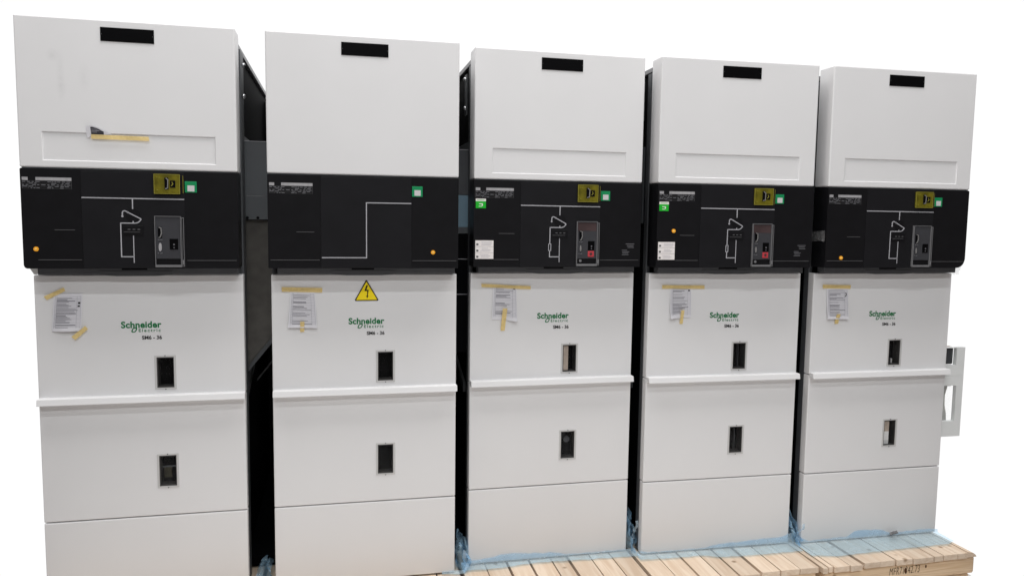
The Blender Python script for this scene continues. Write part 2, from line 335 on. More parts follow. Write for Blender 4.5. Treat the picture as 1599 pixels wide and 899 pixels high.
# ------------------------------------------------------------------ cabinet
DW = 0.081
def cabinet(i, label):
    """local frame: x 0..0.75 to the right, y 0 = front of the black panel, z 0 = bottom"""
    t = empty("switchgear_cabinet", (CX[i], CY[i], 0), CA[i]); tag(t, label, "switchgear", "row of five switchgear cabinets")
    has_recess = i != 1
    # --- dark steel body and its sides
    bm = B(); box(bm, 0.022, 0.728, 0.128, 1.60, 0.004, 2.215, 0.003); obj("body", bm, 'black', t)
    if i < 4:
        bm = B(); box(bm, 0.729, CX[i+1]-CX[i]+0.016, 1.52, 1.54, 0.004, 0.98, 0.002); box(bm, 0.729, CX[i+1]-CX[i]-0.038, 1.52, 1.54, 0.981, 2.19, 0.002); obj("rear_light_block", bm, 'black', t)  # added black plates, keep light from behind out of the gap
        bm = B(); box(bm, 0.729, CX[i+1]-CX[i]+0.018, 0.30, 1.515, 0.004, 0.05, 0.002); obj("gap_floor_blackout", bm, 'black', t)  # invented black bar that keeps the foot of the gap dark
    if i < 4:   # filler plates that close the gap to the next cabinet
        ga, gb = 0.7305, CX[i+1]-CX[i]+0.018
        rows = {0: ((1.630, 1.851, 'sidegrey'), (1.531, 1.628, 'sidegrey'), (0.985, 1.527, 'galv')),
                1: ((1.650, 1.844, 'frame'), (1.508, 1.648, 'bluegrey'), (1.480, 1.5065, 'sidegrey'), (1.367, 1.4785, 'black'), (1.210, 1.3655, 'black'), (0.95, 1.2085, 'black')),
                2: ((1.70, 1.885, 'frame'), (1.205, 1.698, 'black'), (0.95, 1.2035, 'black')),
                3: ((1.70, 1.885, 'frame'), (1.205, 1.698, 'black'), (0.95, 1.2035, 'black'))}[i]
        for k, (z0, z1, m) in enumerate(rows):
            y = 0.24 if m != 'galv' else 0.262
            bm = B()
            if m == 'galv': prism(bm, [(ga, 0.885), (gb, 1.065), (gb, z1), (ga, z1)], y, y+0.012)
            else: box(bm, ga, gb, y, y+0.012, z0, z1, 0.0008)
            fp = obj("filler_plate", bm, m, t)
            if k == 0 or (i == 1 and k > 3):
                bm = B(); box(bm, ga+0.004, gb-0.004, y-0.0015, y+0.010, z1+0.0002, z1+0.0028); obj("lit_edge_strip", bm, 'line', fp)  # paler strip paints the light caught along the plate's top edge
            if m == 'galv':
                bm = B(); prism(bm, [(ga, 0.862), (gb, 1.042), (gb, 1.066), (ga, 0.886)], y-0.012, y-0.001); obj("diagonal_brace", bm, 'frame', t)
                bm = B(); prism(bm, [(ga+0.035, 0.80), (gb, 0.94), (gb, 0.952), (ga+0.035, 0.812)], y+0.20, y+0.21); obj("cable_stay", bm, 'frame', t)
            if i == 0 and k == 1:
                bm = B()
                for x in (0.758, 0.800): disc(bm, x, 1.5375, 0.006, y-0.002, y+0.002, 12)
                obj("bolt", bm, 'black', fp)
    for s in (0, 1):
        X = lambda a, b: (a, b) if s == 0 else (0.75-b, 0.75-a)
        bm = B(); box(bm, *((0.003, 0.0215) if s == 0 else (0.7285, 0.7537)), 0.1255, 0.165 if s == 0 else 0.222, 0.006, 2.20, 0.002); obj("corner_post", bm, 'frame', t)
        bm = B(); box(bm, *X(0.006, 0.0215), 0.128, 1.60, 2.206, 2.226, 0.002); obj("top_rail", bm, 'toprail', t)
        bm = B(); box(bm, *X(0.012, 0.0215), 0.22, 1.50, 1.535, 1.885, 0.001)
        sp = obj("side_panel", bm, 'sidegrey', t)
        bm = B()
        P3 = ((0.30, 0.74), (1.45, 1.116), (1.45, 1.158), (0.30, 0.785))
        a, b = X(0.010, 0.0215)
        f = [bm.verts.new((a, y, z)) for y, z in P3]; g = [bm.verts.new((b, y, z)) for y, z in P3]
        bm.faces.new(f); bm.faces.new(g[::-1])
        for k in range(4): bm.faces.new((f[k], g[k], g[(k+1)%4], f[(k+1)%4]))
        obj("diagonal_brace", bm, 'frame', t)
        br = B(); box(br, *X(-0.002, 0.0035), 0.20, 0.245, 2.00, 2.175, 0.0015); lb = obj("lifting_bracket", br, 'frame', t)
        for z in (2.155, 2.03):
            bm = B(); bmesh.ops.create_icosphere(bm, subdivisions=2, radius=0.0105, matrix=Matrix.Translation((-0.003 if s == 0 else 0.753, 0.222, z)))
            obj("bolt", bm, 'bolt', lb, True)
    # --- white hood
    bm = B(); x0, x1, z0, z1 = 0.0, 0.75, 1.7127, 2.2512
    wm = 'white_smudged' if i == 0 else 'white'
    if has_recess:
        r = (0.0792, 0.6714, 1.740, 1.8404)
        ring(bm, (x0, x1, z0, z1), r, 0, 0.105, 0.005, hbev=0.0026)
        box(bm, r[0]-0.002, r[1]+0.002, 0.0042, 0.02, r[2]-0.002, r[3]+0.002)
    else:
        box(bm, x0, x1, 0, 0.105, z0, z1, 0.005)
    hood = obj("hood", bm, wm, t)
    bm = B(); box(bm, 0.2844, 0.4664, -0.0025, 0.001, 2.1746, 2.2241, 0.0006); pl = obj("blank_nameplate", bm, 'gloss', hood)
    bm = B()
    for x in (0.2885, 0.4623): disc(bm, x, 2.199, 0.0014, -0.0036, -0.002, 10)
    obj("screw", bm, 'frame', pl)
    # --- black control panel
    bm = B()
    rl, rr = (0.012 if i == 0 else 0.003), (0.042 if i == 4 else 0.003)
    arc = lambda cx, cz, r, a0, a1: [(cx+r*math.cos(math.radians(a0+(a1-a0)*k/8)), cz+r*math.sin(math.radians(a0+(a1-a0)*k/8))) for k in range(9)]
    prism(bm, arc(0.0005+rl, 1.3425+rl, rl, 180, 270)+arc(0.7495-rr, 1.3425+rr, rr, 270, 360)+arc(0.7465, 1.7055, 0.003, 0, 90)+arc(0.0035, 1.7055, 0.003, 90, 180), 0, 0.105)
    bmesh.ops.bevel(bm, geom=[e for e in bm.edges if abs(e.verts[0].co.y) < 1e-6 and abs(e.verts[1].co.y) < 1e-6], offset=0.0025, segments=2, profile=0.5, affect='EDGES')
    cp = obj("control_panel", bm, 'panel', t)
    bm = B(); box(bm, 0.2015, 0.5575, -0.002, 0.003, 1.3440, 1.7040, 0.0008); mid = obj("mimic_plate", bm, 'panel_mid', cp)
    bm = B(); box(bm, 0.006, 0.744, 0.004, 0.012, 1.7088, 1.7122); obj("top_gap_trim", bm, 'frame', t)
    for (a, b, z) in ((0.05 if i in (0, 2, 3) else 0.009, 0.196, 1.375), (0.562, 0.742, 1.373), (0.108, 0.176, 1.4855)):
        if i in (2, 3) and b < 0.2 and z < 1.4: a = 0.09
        bm = B(); box(bm, a, b, -0.0012, 0.001, z-0.001, z+0.001); obj("groove_edge", bm, 'line_dim', cp)
    # rating label: silver bar, boxes and rows of unreadable print
    bm = B(); lx, lw, lz = 0.0075, 0.1635, 1.6765
    if i == 0: lx = 0.0068
    box(bm, lx, lx+lw*0.117, -0.001, 0.0005, lz-0.0115, lz, mi=0)
    box(bm, lx+lw*0.275, lx+lw, -0.001, 0.0005, lz-0.0115, lz, mi=0)
    rnd = random.Random(11)
    for k in range(5):
        z = lz-0.0165-k*0.0056; x = lx+0.001
        while x < lx+lw-0.006:
            w = rnd.uniform(0.004, 0.016)
            if rnd.random() < 0.72: box(bm, x, min(x+w, lx+lw), -0.0008, 0.0005, z-0.0012, z+0.0012, mi=1)
            x += w+rnd.uniform(0.003, 0.007)
    for k in range(6): box(bm, lx, lx+lw, -0.0006, 0.0005, lz-0.0132-k*0.0056, lz-0.0126-k*0.0056, mi=2)
    for f in (0.0, 0.12, 0.27, 0.6, 0.995): box(bm, lx+lw*f, lx+lw*f+0.0007, -0.0007, 0.0005, lz-0.0412, lz-0.0125, mi=2)
    obj("rating_label", bm, ['bar', 'print', 'line_dim'], cp)
    # green tag with a blank white square (its code left out)
    bm = B(); gx, gz = (0.5600, 1.6312)
    box(bm, gx, gx+0.0425, -0.0018, 0.0005, gz, gz+0.0415, 0.001, mi=0); box(bm, gx+0.0095, gx+0.0345, -0.0024, 0, gz+0.004, gz+0.0265, mi=1)
    obj("green_tag", bm, ['tag', 'tagwhite'], cp)
    # orange indicator
    if i != 2:
        ix, iz = {0: (0.0445, 1.4147), 1: (0.6455, 1.4073), 3: (0.0773, 1.5043), 4: (0.0812, 1.3891)}[i]
        bm = B(); disc(bm, ix, iz, 0.0085, -0.004, 0.001); pi = obj("indicator_lamp", bm, 'orange', cp)
        bm = B(); disc(bm, ix-0.0005, iz+0.0005, 0.0032, -0.0052, -0.003, 14); obj("lens_centre", bm, 'orange_c', pi)
    if i in (2, 3):
        bm = B(); box(bm, 0.008, 0.0512, -0.001, 0.0005, 1.5905, 1.6195, 0.0004, mi=0); box(bm, 0.008, 0.0512, -0.001, 0.0005, 1.6197, 1.6305, mi=1)
        box(bm, 0.022, 0.038, -0.0014, 0, 1.607, 1.6105, mi=1); box(bm, 0.0335, 0.038, -0.0014, 0, 1.600, 1.6068, mi=1)
        box(bm, 0.021, 0.034, -0.0014, 0, 1.5975, 1.5998, mi=1); box(bm, 0.013, 0.045, -0.0014, 0, 1.6240, 1.6256, mi=2)
        obj("green_sticker", bm, ['lime', 'sticker', 'lime'], cp)
        bm = B(); rnd = random.Random(5)
        for k in range(3):
            z0 = 1.4300-k*0.0262
            box(bm, 0.0075, 0.0858, -0.001, 0.0005, z0, z0+0.0255, 0.0003, mi=0)
            box(bm, 0.012, 0.021, -0.0014, 0, z0+0.005, z0+0.0125, mi=1)
            for q in range(3):
                z = z0+0.006+q*0.006; a = rnd.uniform(0.027, 0.036)
                box(bm, a, rnd.uniform(0.06, 0.080), -0.0014, 0, z, z+0.0013, mi=2)
        obj("white_sticker", bm, ['sticker', 'frame', 'ink_soft'], cp)
        bm = B(); rnd = random.Random(9)
        for k in range(3): box(bm, 0.690-rnd.uniform(0, 0.02), 0.723-rnd.uniform(0, .006), -0.0008, 0.0005, 1.443-k*0.0075, 1.4453-k*0.0075)
        for k in range(4): box(bm, 0.667-rnd.uniform(0, 0.004), 0.694+rnd.uniform(-.008, .012), -0.0008, 0.0005, 1.4155-k*0.0065, 1.4175-k*0.0065)
        obj("small_print", bm, 'print', cp)
    # mimic diagram
    bm = B(); y0, y1 = -0.0034, -0.0015; w = 0.0038
    if i == 1:
        path(bm, [(0.2045, 1.3848), (0.3785, 1.3848), (0.3785, 1.6038), (0.5565, 1.6038)], 0.0040, y0, y1)
    else:
        path(bm, [(0.2025, 1.6055), (0.5570, 1.6045)], 0.0040, y0, y1)
        path(bm, [(0.3758, 1.603), (0.3755, 1.5655)], w, y0, y1)
        path(bm, [(0.3395, 1.5395), (0.3395, 1.5525), (0.3425, 1.5575), (0.3475, 1.5590), (0.3535, 1.5565), (0.359, 1.5530),
                  (0.402, 1.5300), (0.4035, 1.5272), (0.4005, 1.5225), (0.3940, 1.5165), (0.3880, 1.5140), (0.3820, 1.5130), (0.3320, 1.5130)], w, y0, y1)
        disc(bm, 0.3393, 1.5385, 0.0038, y0, y1, 12); disc(bm, 0.3585, 1.5535, 0.0034, y0, y1, 12)
        path(bm, [(0.3760, 1.5210), (0.3760, 1.5150)], w, y0, y1)
        if i in (2, 3):
            path(bm, [(0.3328, 1.5150), (0.3325, 1.4425)], w, y0, y1); path(bm, [(0.3322, 1.4140), (0.3318, 1.3870), (0.3765, 1.3870)], w, y0, y1)
            path(bm, [(0.3275, 1.4425), (0.3375, 1.4425), (0.3375, 1.4140), (0.3275, 1.4140), (0.3275, 1.4425)], 0.0028, y0, y1)
        else:
            path(bm, [(0.3328, 1.5150), (0.3325, 1.3870), (0.3760, 1.3870)], w, y0, y1)
        path(bm, [(0.3757, 1.4665), (0.3755, 1.3640)], 0.0030, y0, y1)
    obj("mimic_diagram", bm, 'line', mid)
    if i != 1:
        bm = B(); disc(bm, 0.3775, 1.5410, 0.026, -0.0032, -0.001, 28); obj("position_dial", bm, 'panel', mid)
        bm = B(); box(bm, 0.3415, 0.4115, -0.005, 0, 1.4685, 1.5040, 0.001, mi=0)
        for x in (0.357, 0.374, 0.391): box(bm, x, x+0.009, -0.0058, -0.004, 1.4880, 1.4915, mi=1)
        box(bm, 0.343, 0.400, -0.0058, -0.004, 1.4790, 1.4806, mi=1)
        obj("position_block", bm, ['panel', 'line_dim'], mid)
        # yellow padlock cover
        bm = B(); box(bm, 0.4535, 0.5440, -0.010, 0, 1.6245, 1.6975, 0.003); yc = obj("yellow_cover", bm, 'olive', cp)
        bm = B(); ring(bm, (0.4530, 0.5445, 1.6240, 1.6980), (0.4552, 0.5423, 1.6262, 1.6958), -0.0108, -0.008); obj("cover_rim", bm, 'olive_hi', yc)
        bm = B(); sl = 0.002 if i == 0 else 0.004
        box(bm, 0.4905, 0.5045, -0.0118, -0.009, 1.6410, 1.6845, 0.001, mi=0)
        path(bm, [(0.493, 1.643), (0.4995+sl, 1.646), (0.5010+sl, 1.677), (0.496, 1.6830)], 0.0032, -0.0135, -0.0110, mi=1)
        obj("lever_slot", bm, ['black', 'silver'], yc); bm = B()
        box(bm, 0.5095, 0.5285, -0.0118, -0.009, 1.6480, 1.6745, 0.001, mi=0); path(bm, [(0.514, 1.654), (0.5205, 1.661), (0.517, 1.669)], 0.0028, -0.0130, -0.0110, mi=2)
        for (x, z) in ((0.463, 1.684), (0.470, 1.684), (0.463, 1.637)): box(bm, x, x+0.004, -0.0112, -0.009, z, z+0.003, mi=2)
        obj("key_recess", bm, ['black', 'silver', 'olive_hi'], yc)
        bm = B(); box(bm, 0.5445, 0.5535, -0.006, 0, 1.6275, 1.6935, 0.001, mi=0); box(bm, 0.5538, 0.5552, -0.0055, 0, 1.6275, 1.6935, mi=1)
        obj("cover_hinge", bm, ['panel', 'olive_hi'], yc)
        # operating mechanism window
        bm = B(); box(bm, 0.4540, 0.5420, -0.009, 0, 1.3800, 1.5385, 0.001, mi=0)
        if i in (2, 3): box(bm, 0.4560, 0.5400, -0.0096, -0.007, 1.5000, 1.5345, mi=1)
        mw = obj("mechanism_plate", bm, ['greyp', 'redgrey'], cp)
        bm = B(); box(bm, 0.4540, 0.5420, -0.006, 0, 1.3585, 1.3796, 0.001); obj("bottom_recess", bm, 'panel', mw)
        bm = B(); ring(bm, (0.4515, 0.5445, 1.3480, 1.5410), (0.4538, 0.5422, 1.3570, 1.5388), -0.0125, 0.0)
        for x in (0.5462, 0.5525): box(bm, x, x+0.0016, -0.0115, 0, 1.351, 1.536)
        box(bm, 0.5446, 0.5545, -0.0105, 0, 1.5335, 1.5360); box(bm, 0.5446, 0.5545, -0.0105, 0, 1.3500, 1.3525); box(bm, 0.5470, 0.5535, -0.0125, 0, 1.357, 1.375, 0.001)
        obj("clear_cover_rim", bm, 'clearedge', mw)
        bm = B(); box(bm, 0.4625, 0.4765, -0.0112, -0.007, 1.4590, 1.5000, 0.001, mi=0)
        path(bm, [(0.4655, 1.4600), (0.4715, 1.4630), (0.4755, 1.4760), (0.4745, 1.4960), (0.4665, 1.4985)], 0.0032, -0.0140, -0.010, mi=1)
        box(bm, 0.4620, 0.4780, -0.0105, -0.008, 1.4505, 1.4535, mi=2)
        obj("lever_socket", bm, ['black', 'silver', 'print'], mw)
        bm = B(); disc(bm, 0.4695, 1.4240, 0.0055 if i == 0 else 0.0035, -0.0115, -0.008, 16, rz=0.016 if i == 0 else 0.013)
        obj("status_flag", bm, 'silver' if i else 'bar', mw)
        bm = B(); 
        for (x, z) in ((0.4605, 1.4000), (0.4690, 1.3985), (0.4730, 1.4000)): box(bm, x, x+0.004, -0.0105, -0.008, z, z+0.003)
        obj("small_marks", bm, 'print', mw)
        bm = B(); box(bm, 0.5030, 0.5330, -0.0108, -0.007, 1.4150, 1.4560, 0.001, mi=0)
        disc(bm, 0.5185, 1.4340, 0.0030, -0.0122, -0.010, 12, mi=1); path(bm, [(0.5165, 1.4205), (0.5185, 1.4245), (0.5205, 1.4205)], 0.0016, -0.0120, -0.010, mi=1)
        obj("key_lock", bm, ['gloss', 'print'], mw)
        if i in (2, 3):
            bm = B(); box(bm, 0.5030, 0.5310, -0.0108, -0.007, 1.3875, 1.4130, 0.0012, mi=0); disc(bm, 0.517, 1.4005, 0.006, -0.0118, -0.010, 16, mi=1)
            obj("red_button", bm, ['red', 'redgrey'], mw)
            bm = B(); disc(bm, 0.4700, 1.3705, 0.006, -0.009, -0.004, 16); obj("round_knob", bm, 'clearedge', mw)
    # --- steel strip under the panel
    bm = B(); box(bm, 0.030, 0.742, 0.045, 0.10, 1.3165, 1.3420, 0.002); sk = obj("lower_trim", bm, 'frame', t)
    bm = B(); prism(bm, [(0.24, 1.3160), (0.30, 1.3105), (0.44, 1.3105), (0.50, 1.3160), (0.50, 1.3300), (0.24, 1.3300)], 0.043, 0.060); obj("centre_lip", bm, 'frame', sk)
    bm = B(); box(bm, 0.32, 0.41, 0.0435, 0.046, 1.334, 1.3415); obj("latch", bm, 'black', sk)
    # --- doors
    seam, rail0, rail1, top = 0.3448, 0.8150, 0.8405, 1.3123
    uw = (0.4180, 0.4965, 0.8592, 0.9934); lw_ = (0.4170, 0.4967, 0.4593, 0.5968)
    bm = B(); ring(bm, (0.0025, 0.7555, rail1-0.010, top), uw, DW, 0.124, 0.004); ud = obj("upper_door", bm, 'white', t)
    bm = B(); ring(bm, (0.0025, 0.7555, seam+0.0018, rail1-0.0125), lw_, DW, 0.124, 0.004); ld = obj("lower_door", bm, 'white', t)
    bm = B(); box(bm, 0.0025, 0.7555, DW, 0.124, 0.003, seam-0.0018, 0.004); obj("base_panel", bm, 'white', t)
    bm = B(); box(bm, 0.0045, 0.7570, DW-0.036, DW+0.002, rail0, rail1, 0.0022)
    for v in bm.verts:
        if v.co.y < DW-0.02: v.co.y += 0.006*(v.co.z-rail0)/(rail1-rail0)
    obj("handrail", bm, 'white', t)
    for d, r, k in ((ud, uw, 0), (ld, lw_, 1)):
        x0, x1, z0, z1 = r; fw = obj("window", ring(B(), (x0-0.0005, x1+0.0005, z0-0.0005, z1+0.0005), (x0+0.0075, x1-0.0075, z0+0.006, z1-0.006), DW-0.002, DW+0.004, 0.0008), 'bezel', d)
        bm = B(); ring(bm, (x0+0.007, x1-0.007, z0+0.0055, z1-0.0055), (x0+0.0115, x1-0.0105, z0+0.0105, z1-0.0105), DW+0.0006, DW+0.060); obj("inner_frame", bm, 'tunnel', fw)
        bm = B(); box(bm, x0+0.005, x1-0.005, DW+0.0605, DW+0.064, z0+0.004, z1-0.004); obj("dark_inside", bm, 'gloss', fw)
        bm = B(); box(bm, x0+0.0117, x1-0.0107, DW+0.004, DW+0.0055, z0+0.0107, z1-0.0107); obj("pane", bm, 'pane', fw)
        bm = B()
        for z in (z0+0.0005, z1-0.0005): disc(bm, (x0+x1)/2, z, 0.0022, DW-0.0042, DW-0.001, 10)
        obj("screw", bm, 'frame', fw)
        if i == 2 and k == 0:
            bm = B(); box(bm, x0+0.0135, x0+0.036, DW+0.007, DW+0.014, z0+0.011, z1-0.011, 0.001); obj("inner_bar", bm, 'beige', fw)
        if i == 4 and k == 1:
            bm = B(); box(bm, x0+0.015, x0+0.042, DW+0.007, DW+0.012, z0+0.075, z1-0.012, mi=0); box(bm, x0+0.015, x0+0.042, DW+0.007, DW+0.012, z0+0.030, z0+0.0745, mi=1)
            box(bm, x0+0.015, x0+0.042, DW+0.007, DW+0.012, z0+0.011, z0+0.0295, mi=2); obj("inner_plates", bm, ['beige', 'inwhite', 'shell'], fw)
        if i == 0 and k == 1:
            bm = B(); box(bm, x0+0.012, x1-0.012, DW+0.030, DW+0.040, z0+0.0745, z0+0.0785, mi=0); box(bm, x0+0.018, x0+0.046, DW+0.036, DW+0.042, z0+0.030, z0+0.072, mi=1)
            obj("inner_bracket", bm, ['sidegrey', 'olive_dark'], fw)
        if i == 2 and k == 1:
            bm = B(); disc(bm, x0+0.044, z0+0.085, 0.014, DW+0.03, DW+0.04, 18); obj("inner_knob", bm, 'frame', fw)
        if i == 4 and k == 0:
            bm = B(); box(bm, x0+0.0425, x0+0.0455, DW+0.02, DW+0.03, z0+0.012, z0+0.034); obj("inner_pin", bm, 'inwhite', fw)
        if i == 3:
            bm = B(); box(bm, x0+0.048, x0+0.051, DW+0.03, DW+0.045, z0+0.012, z1-0.012); obj("inner_edge", bm, 'frame', fw)
    # --- logo and type sticker
    bm = B(); dx = (0, 0.0055, 0.0030, 0.0020, 0.0065)[i]-0.0003; yl = DW-0.0011; dz = (0, 0.0005, 0.0030, 0.0015, 0.0)[i]
    text_into(bm, "Schneider", 0.3015+dx, 0.4475+dx, 1.1045+dz, 1.1310+dz, yl, bold=0.030, space=1.03, mi=0)
    text_into(bm, "Electric", 0.3645+dx, 0.4440+dx, 1.0888+dz, 1.1012+dz, yl, bold=0.014, space=1.34, mi=0)
    c0 = Vector((0.3485+dx, 1.0970+dz)); n = 28
    def leaf(rx, rz_):
        o_ = []
        for k in range(n):
            a = 2*math.pi*k/n; u = math.copysign(abs(math.cos(a))**0.75, math.cos(a))*rx; v = math.copysign(abs(math.sin(a))**0.75, math.sin(a))*rz_
            o_.append(bm.verts.new((c0.x+u+0.42*v, yl, c0.y+v)))
        return o_
    A_, B_ = leaf(0.0092, 0.0098), leaf(0.0050, 0.0062)
    for k in range(n): bm.faces.new((A_[k], A_[(k+1)%n], B_[(k+1)%n], B_[k]))
    obj("brand_logo", bm, 'logo', ud)
    bm = B()
    text_into(bm, "SM6 - 36", 0.3755+dx, 0.4480+dx, 1.0590+dz, 1.0742+dz, yl, bold=0.026, space=1.0)
    obj("type_marking", bm, 'black_ink', ud)
    return t, ud, cp

LBL = ("leftmost white switchgear cabinet, its smudged hood with a torn paper scrap taped on",
       "white switchgear cabinet with the yellow lightning warning triangle on its upper door",
       "middle switchgear cabinet of the row, with green and white stickers but no orange lamp",
       "white switchgear cabinet with an orange lamp between its green and white stickers",
       "rightmost white switchgear cabinet with an open grey box on its right side")
cabs = [cabinet(i, LBL[i]) for i in range(5)]

# warning triangle on the second cabinet
bm = B(); y = DW
def rtri(ax, az, bx, bz, cx, cz, r):
    P = [Vector((ax, az)), Vector((bx, bz)), Vector((cx, cz))]; o_ = []
    for k in range(3):
        p, a, b = P[k], P[k-1], P[(k+1) % 3]
        u = (a-p).normalized(); v = (b-p).normalized()
        o_ += [tuple(p+u*r), tuple(p+(u+v)*r*0.28), tuple(p+v*r)]
    return o_
prism(bm, rtri(0.3795, 1.2915, 0.3305, 1.2020, 0.4310, 1.2025, 0.006), y-0.0016, y+0.001, 1)
prism(bm, rtri(0.3797, 1.2815, 0.3375, 1.2060, 0.4238, 1.2063, 0.003), y-0.0022, y, 0)
prism(bm, [(0.3795, 1.2670), (0.3860, 1.2670), (0.3800, 1.2480), (0.3890, 1.2480), (0.3850, 1.2235), (0.3880, 1.2235), (0.3825, 1.2120), (0.3790, 1.2235), (0.3818, 1.2235), (0.3830, 1.2430), (0.3715, 1.2430)], y-0.0028, y-0.001, 1)
obj("warning_triangle", bm, ['warn', 'warn_edge'], cabs[1][1])

# white corner bracket (cabinet 1), crumpled clear wrap (cabinet 5)
bm = B(); prism(bm, [(0.003, 1.3425), (0.030, 1.3425), (0.030, 1.3200), (0.024, 1.3170), (0.017, 1.3180)], 0.046, 0.085)
obj("corner_bracket", bm, 'shell', cabs[0][0])
def crumple(nx, nz, fn, amp, sc, seed):
    bm = B(); g = []
    for a in range(nx+1):
        row = []
        for b in range(nz+1):
            p = Vector(fn(a/nx, b/nz)); q = p*sc+Vector((seed*3.1, seed*1.7, seed))
            d = noise.noise_vector(q)+0.5*noise.noise_vector(q*2.3)
            row.append(bm.verts.new(p+d*amp))
        g.append(row)
    for a in range(nx):
        for b in range(nz): bm.faces.new((g[a][b], g[a+1][b], g[a+1][b+1], g[a][b+1]))
    return bm
bm = crumple(14, 10, lambda u, v: (0.725+0.045*u, 0.05, 1.308+0.034*v), 0.009, 60, 3)
obj("clear_wrap", bm, 'clear', cabs[4][0])

# grey box on the right side of the last cabinet
t5 = cabs[4][0]
bm = B(); bx = (0.757, 0.879, 0.487, 0.940)
ring(bm, (bx[0], bx[1], 0.487, 0.796), (0.768, 0.8415, 0.566, 0.747), 0.10, 0.122)
ring(bm, (bx[0], bx[1], 0.7965, 0.940), (0.768, 0.8315, 0.850, 0.9365), 0.10, 0.122)
box(bm, bx[0], bx[1], 0.1355, 0.20, 0.487, 0.4955)
sb = obj("side_box", bm, 'shell', t5)
bm = B(); box(bm, 0.768, 0.834, 0.1355, 0.160, 0.849, 0.9375, mi=0)
for k in range(9): box(bm, 0.782+k*0.0052, 0.7848+k*0.0052, 0.120, 0.1352, 0.854, 0.932, mi=1)
for z in (0.868, 0.884, 0.900, 0.916): box(bm, 0.779, 0.8305, 0.124, 0.1352, z, z+0.003, mi=1)
obj("terminal_block", bm, ['brown', 'frame'], sb)
bm = B(); prism(bm, [(0.759, 0.560), (0.826, 0.560), (0.822, 0.60), (0.812, 0.64), (0.810, 0.69), (0.822, 0.735), (0.759, 0.735)], 0.136, 0.141); obj("inner_plate", bm, 'inner_sheet', sb)
bm = B(); box(bm, 0.766, 0.8425, 0.128, 0.130, 0.5655, 0.7475); obj("pane", bm, 'clear_pane', sb)
bm = B(); box(bm, 0.765, 0.8415, 0.1355, 0.150, 0.7365, 0.7465); obj("upper_lip", bm, 'black', sb)

# ------------------------------------------------------------------ things taped to the cabinets (positions in each cabinet's own frame)
def place(o, i, label=None, cat=None, group=None):
    o.location = (CX[i], CY[i], 0); o.rotation_euler = (0, 0, CA[i])
    if label: tag(o, label, cat, group)
    return o
def quad_grid(bm, P, nx, nz, yf, mi=0):
    """P: four (x,z): tl,tr,br,bl"""
    tl, tr, br, bl = [Vector(p) for p in P]; g = []
    for a in range(nx+1):
        row = []
        for b in range(nz+1):
            u, v = a/nx, b/nz
            p = (tl*(1-u)+tr*u)*(1-v)+(bl*(1-u)+br*u)*v
            row.append(bm.verts.new((p.x, yf(u, v), p.y)))
        g.append(row)
    for a in range(nx):
        for b in range(nz):
            f = bm.faces.new((g[a][b], g[a][b+1], g[a+1][b+1], g[a+1][b])); f.material_index = mi
    return bm
def sheet(i, P, t1, t2, lines, curl, label, seed, marks):
    r = place(empty("test_sheet", (0, 0, 0)), i, label, "paper sheet", "test sheets taped to the upper doors")
    tl, tr, br, bl = [Vector(p) for p in P]
    yf = lambda u, v: DW-0.0026-1.7*curl(u, v)-0.0012*(1+math.sin(5*u+seed)*math.cos(4*v+seed))*v
    bm = B(); quad_grid(bm, P, 16, 20, yf, 0)
    rnd = random.Random(seed)
    def strip(u0, u1, v0, v1, mi):
        n = 10; a = []; b = []
        for k in range(n+1):
            u = u0+(u1-u0)*k/n
            for v, L in ((v0, a), (v1, b)):
                p = (tl*(1-u)+tr*u)*(1-v)+(bl*(1-u)+br*u)*v
                L.append(bm.verts.new((p.x, yf(u, v)-0.0006, p.y)))
        for k in range(n):
            f = bm.faces.new((a[k], b[k], b[k+1], a[k+1])); f.material_index = mi
    for k in range(lines):
        v = 0.06+0.86*k/lines+rnd.uniform(-.004, .004); h = 0.0075
        strip(0.06, 0.95, v, v+h*0.8, 2)
        if rnd.random() < 0.8: strip(0.12, rnd.uniform(0.45, 0.86), v+0.012, v+0.012+h*(2.4 if rnd.random() < 0.3 else 1.4), 1)
    for u in (0.06, 0.12, 0.82, 0.95): strip(u, u+0.010, 0.06, 0.92, 2)
    for (a, b, c, d) in marks: strip(a, b, c, d, 3)
    obj("page", bm, ['paper', 'ink', 'ink_soft', 'black_ink'], r)
    for Q, fy in ((t1, lambda u, v: DW-0.0046-0.0008*math.sin(9*u+3*v)), (t2, (lambda u, v: DW-0.0072-0.0006*math.sin(7*u)) if i == 0 else (lambda u, v: DW-0.003-0.0135*(1-v)-0.0006*math.sin(8*v)))):
        bm = B(); quad_grid(bm, Q, 10, 6, fy); obj("tape_strip", bm, 'tape', r)
    return r
flat = lambda u, v: 0.0
sheet(0, [(0.0701, 1.2401), (0.1694, 1.2407), (0.1614, 1.0974), (0.0583, 1.0981)], [(0.0361, 1.2313), (0.1061, 1.2653), (0.1111, 1.2520), (0.0469, 1.2185)],
      [(0.1267, 1.0759), (0.176, 1.117), (0.1857, 1.1051), (0.1399, 1.0632)], 24, lambda u, v: 0.006*v*v*math.sin(u*math.pi), "printed sheet held by two slanted tape pieces at opposite corners, on the leftmost door", 1,
      [(0.86, 0.94, 0.22, 0.27), (0.85, 0.93, 0.31, 0.35)])
sheet(1, [(0.0779, 1.2467), (0.1725, 1.2420), (0.181, 1.0935), (0.0666, 1.0966)], [(0.0432, 1.2615), (0.2026, 1.2571), (0.2019, 1.2385), (0.0437, 1.243)],
      [(0.1150, 1.1215), (0.1315, 1.1215), (0.1295, 1.0775), (0.1130, 1.0775)], 20, lambda u, v: 0.004*v**3, "printed sheet under level tape strip, on the door with the warning triangle", 2, [])
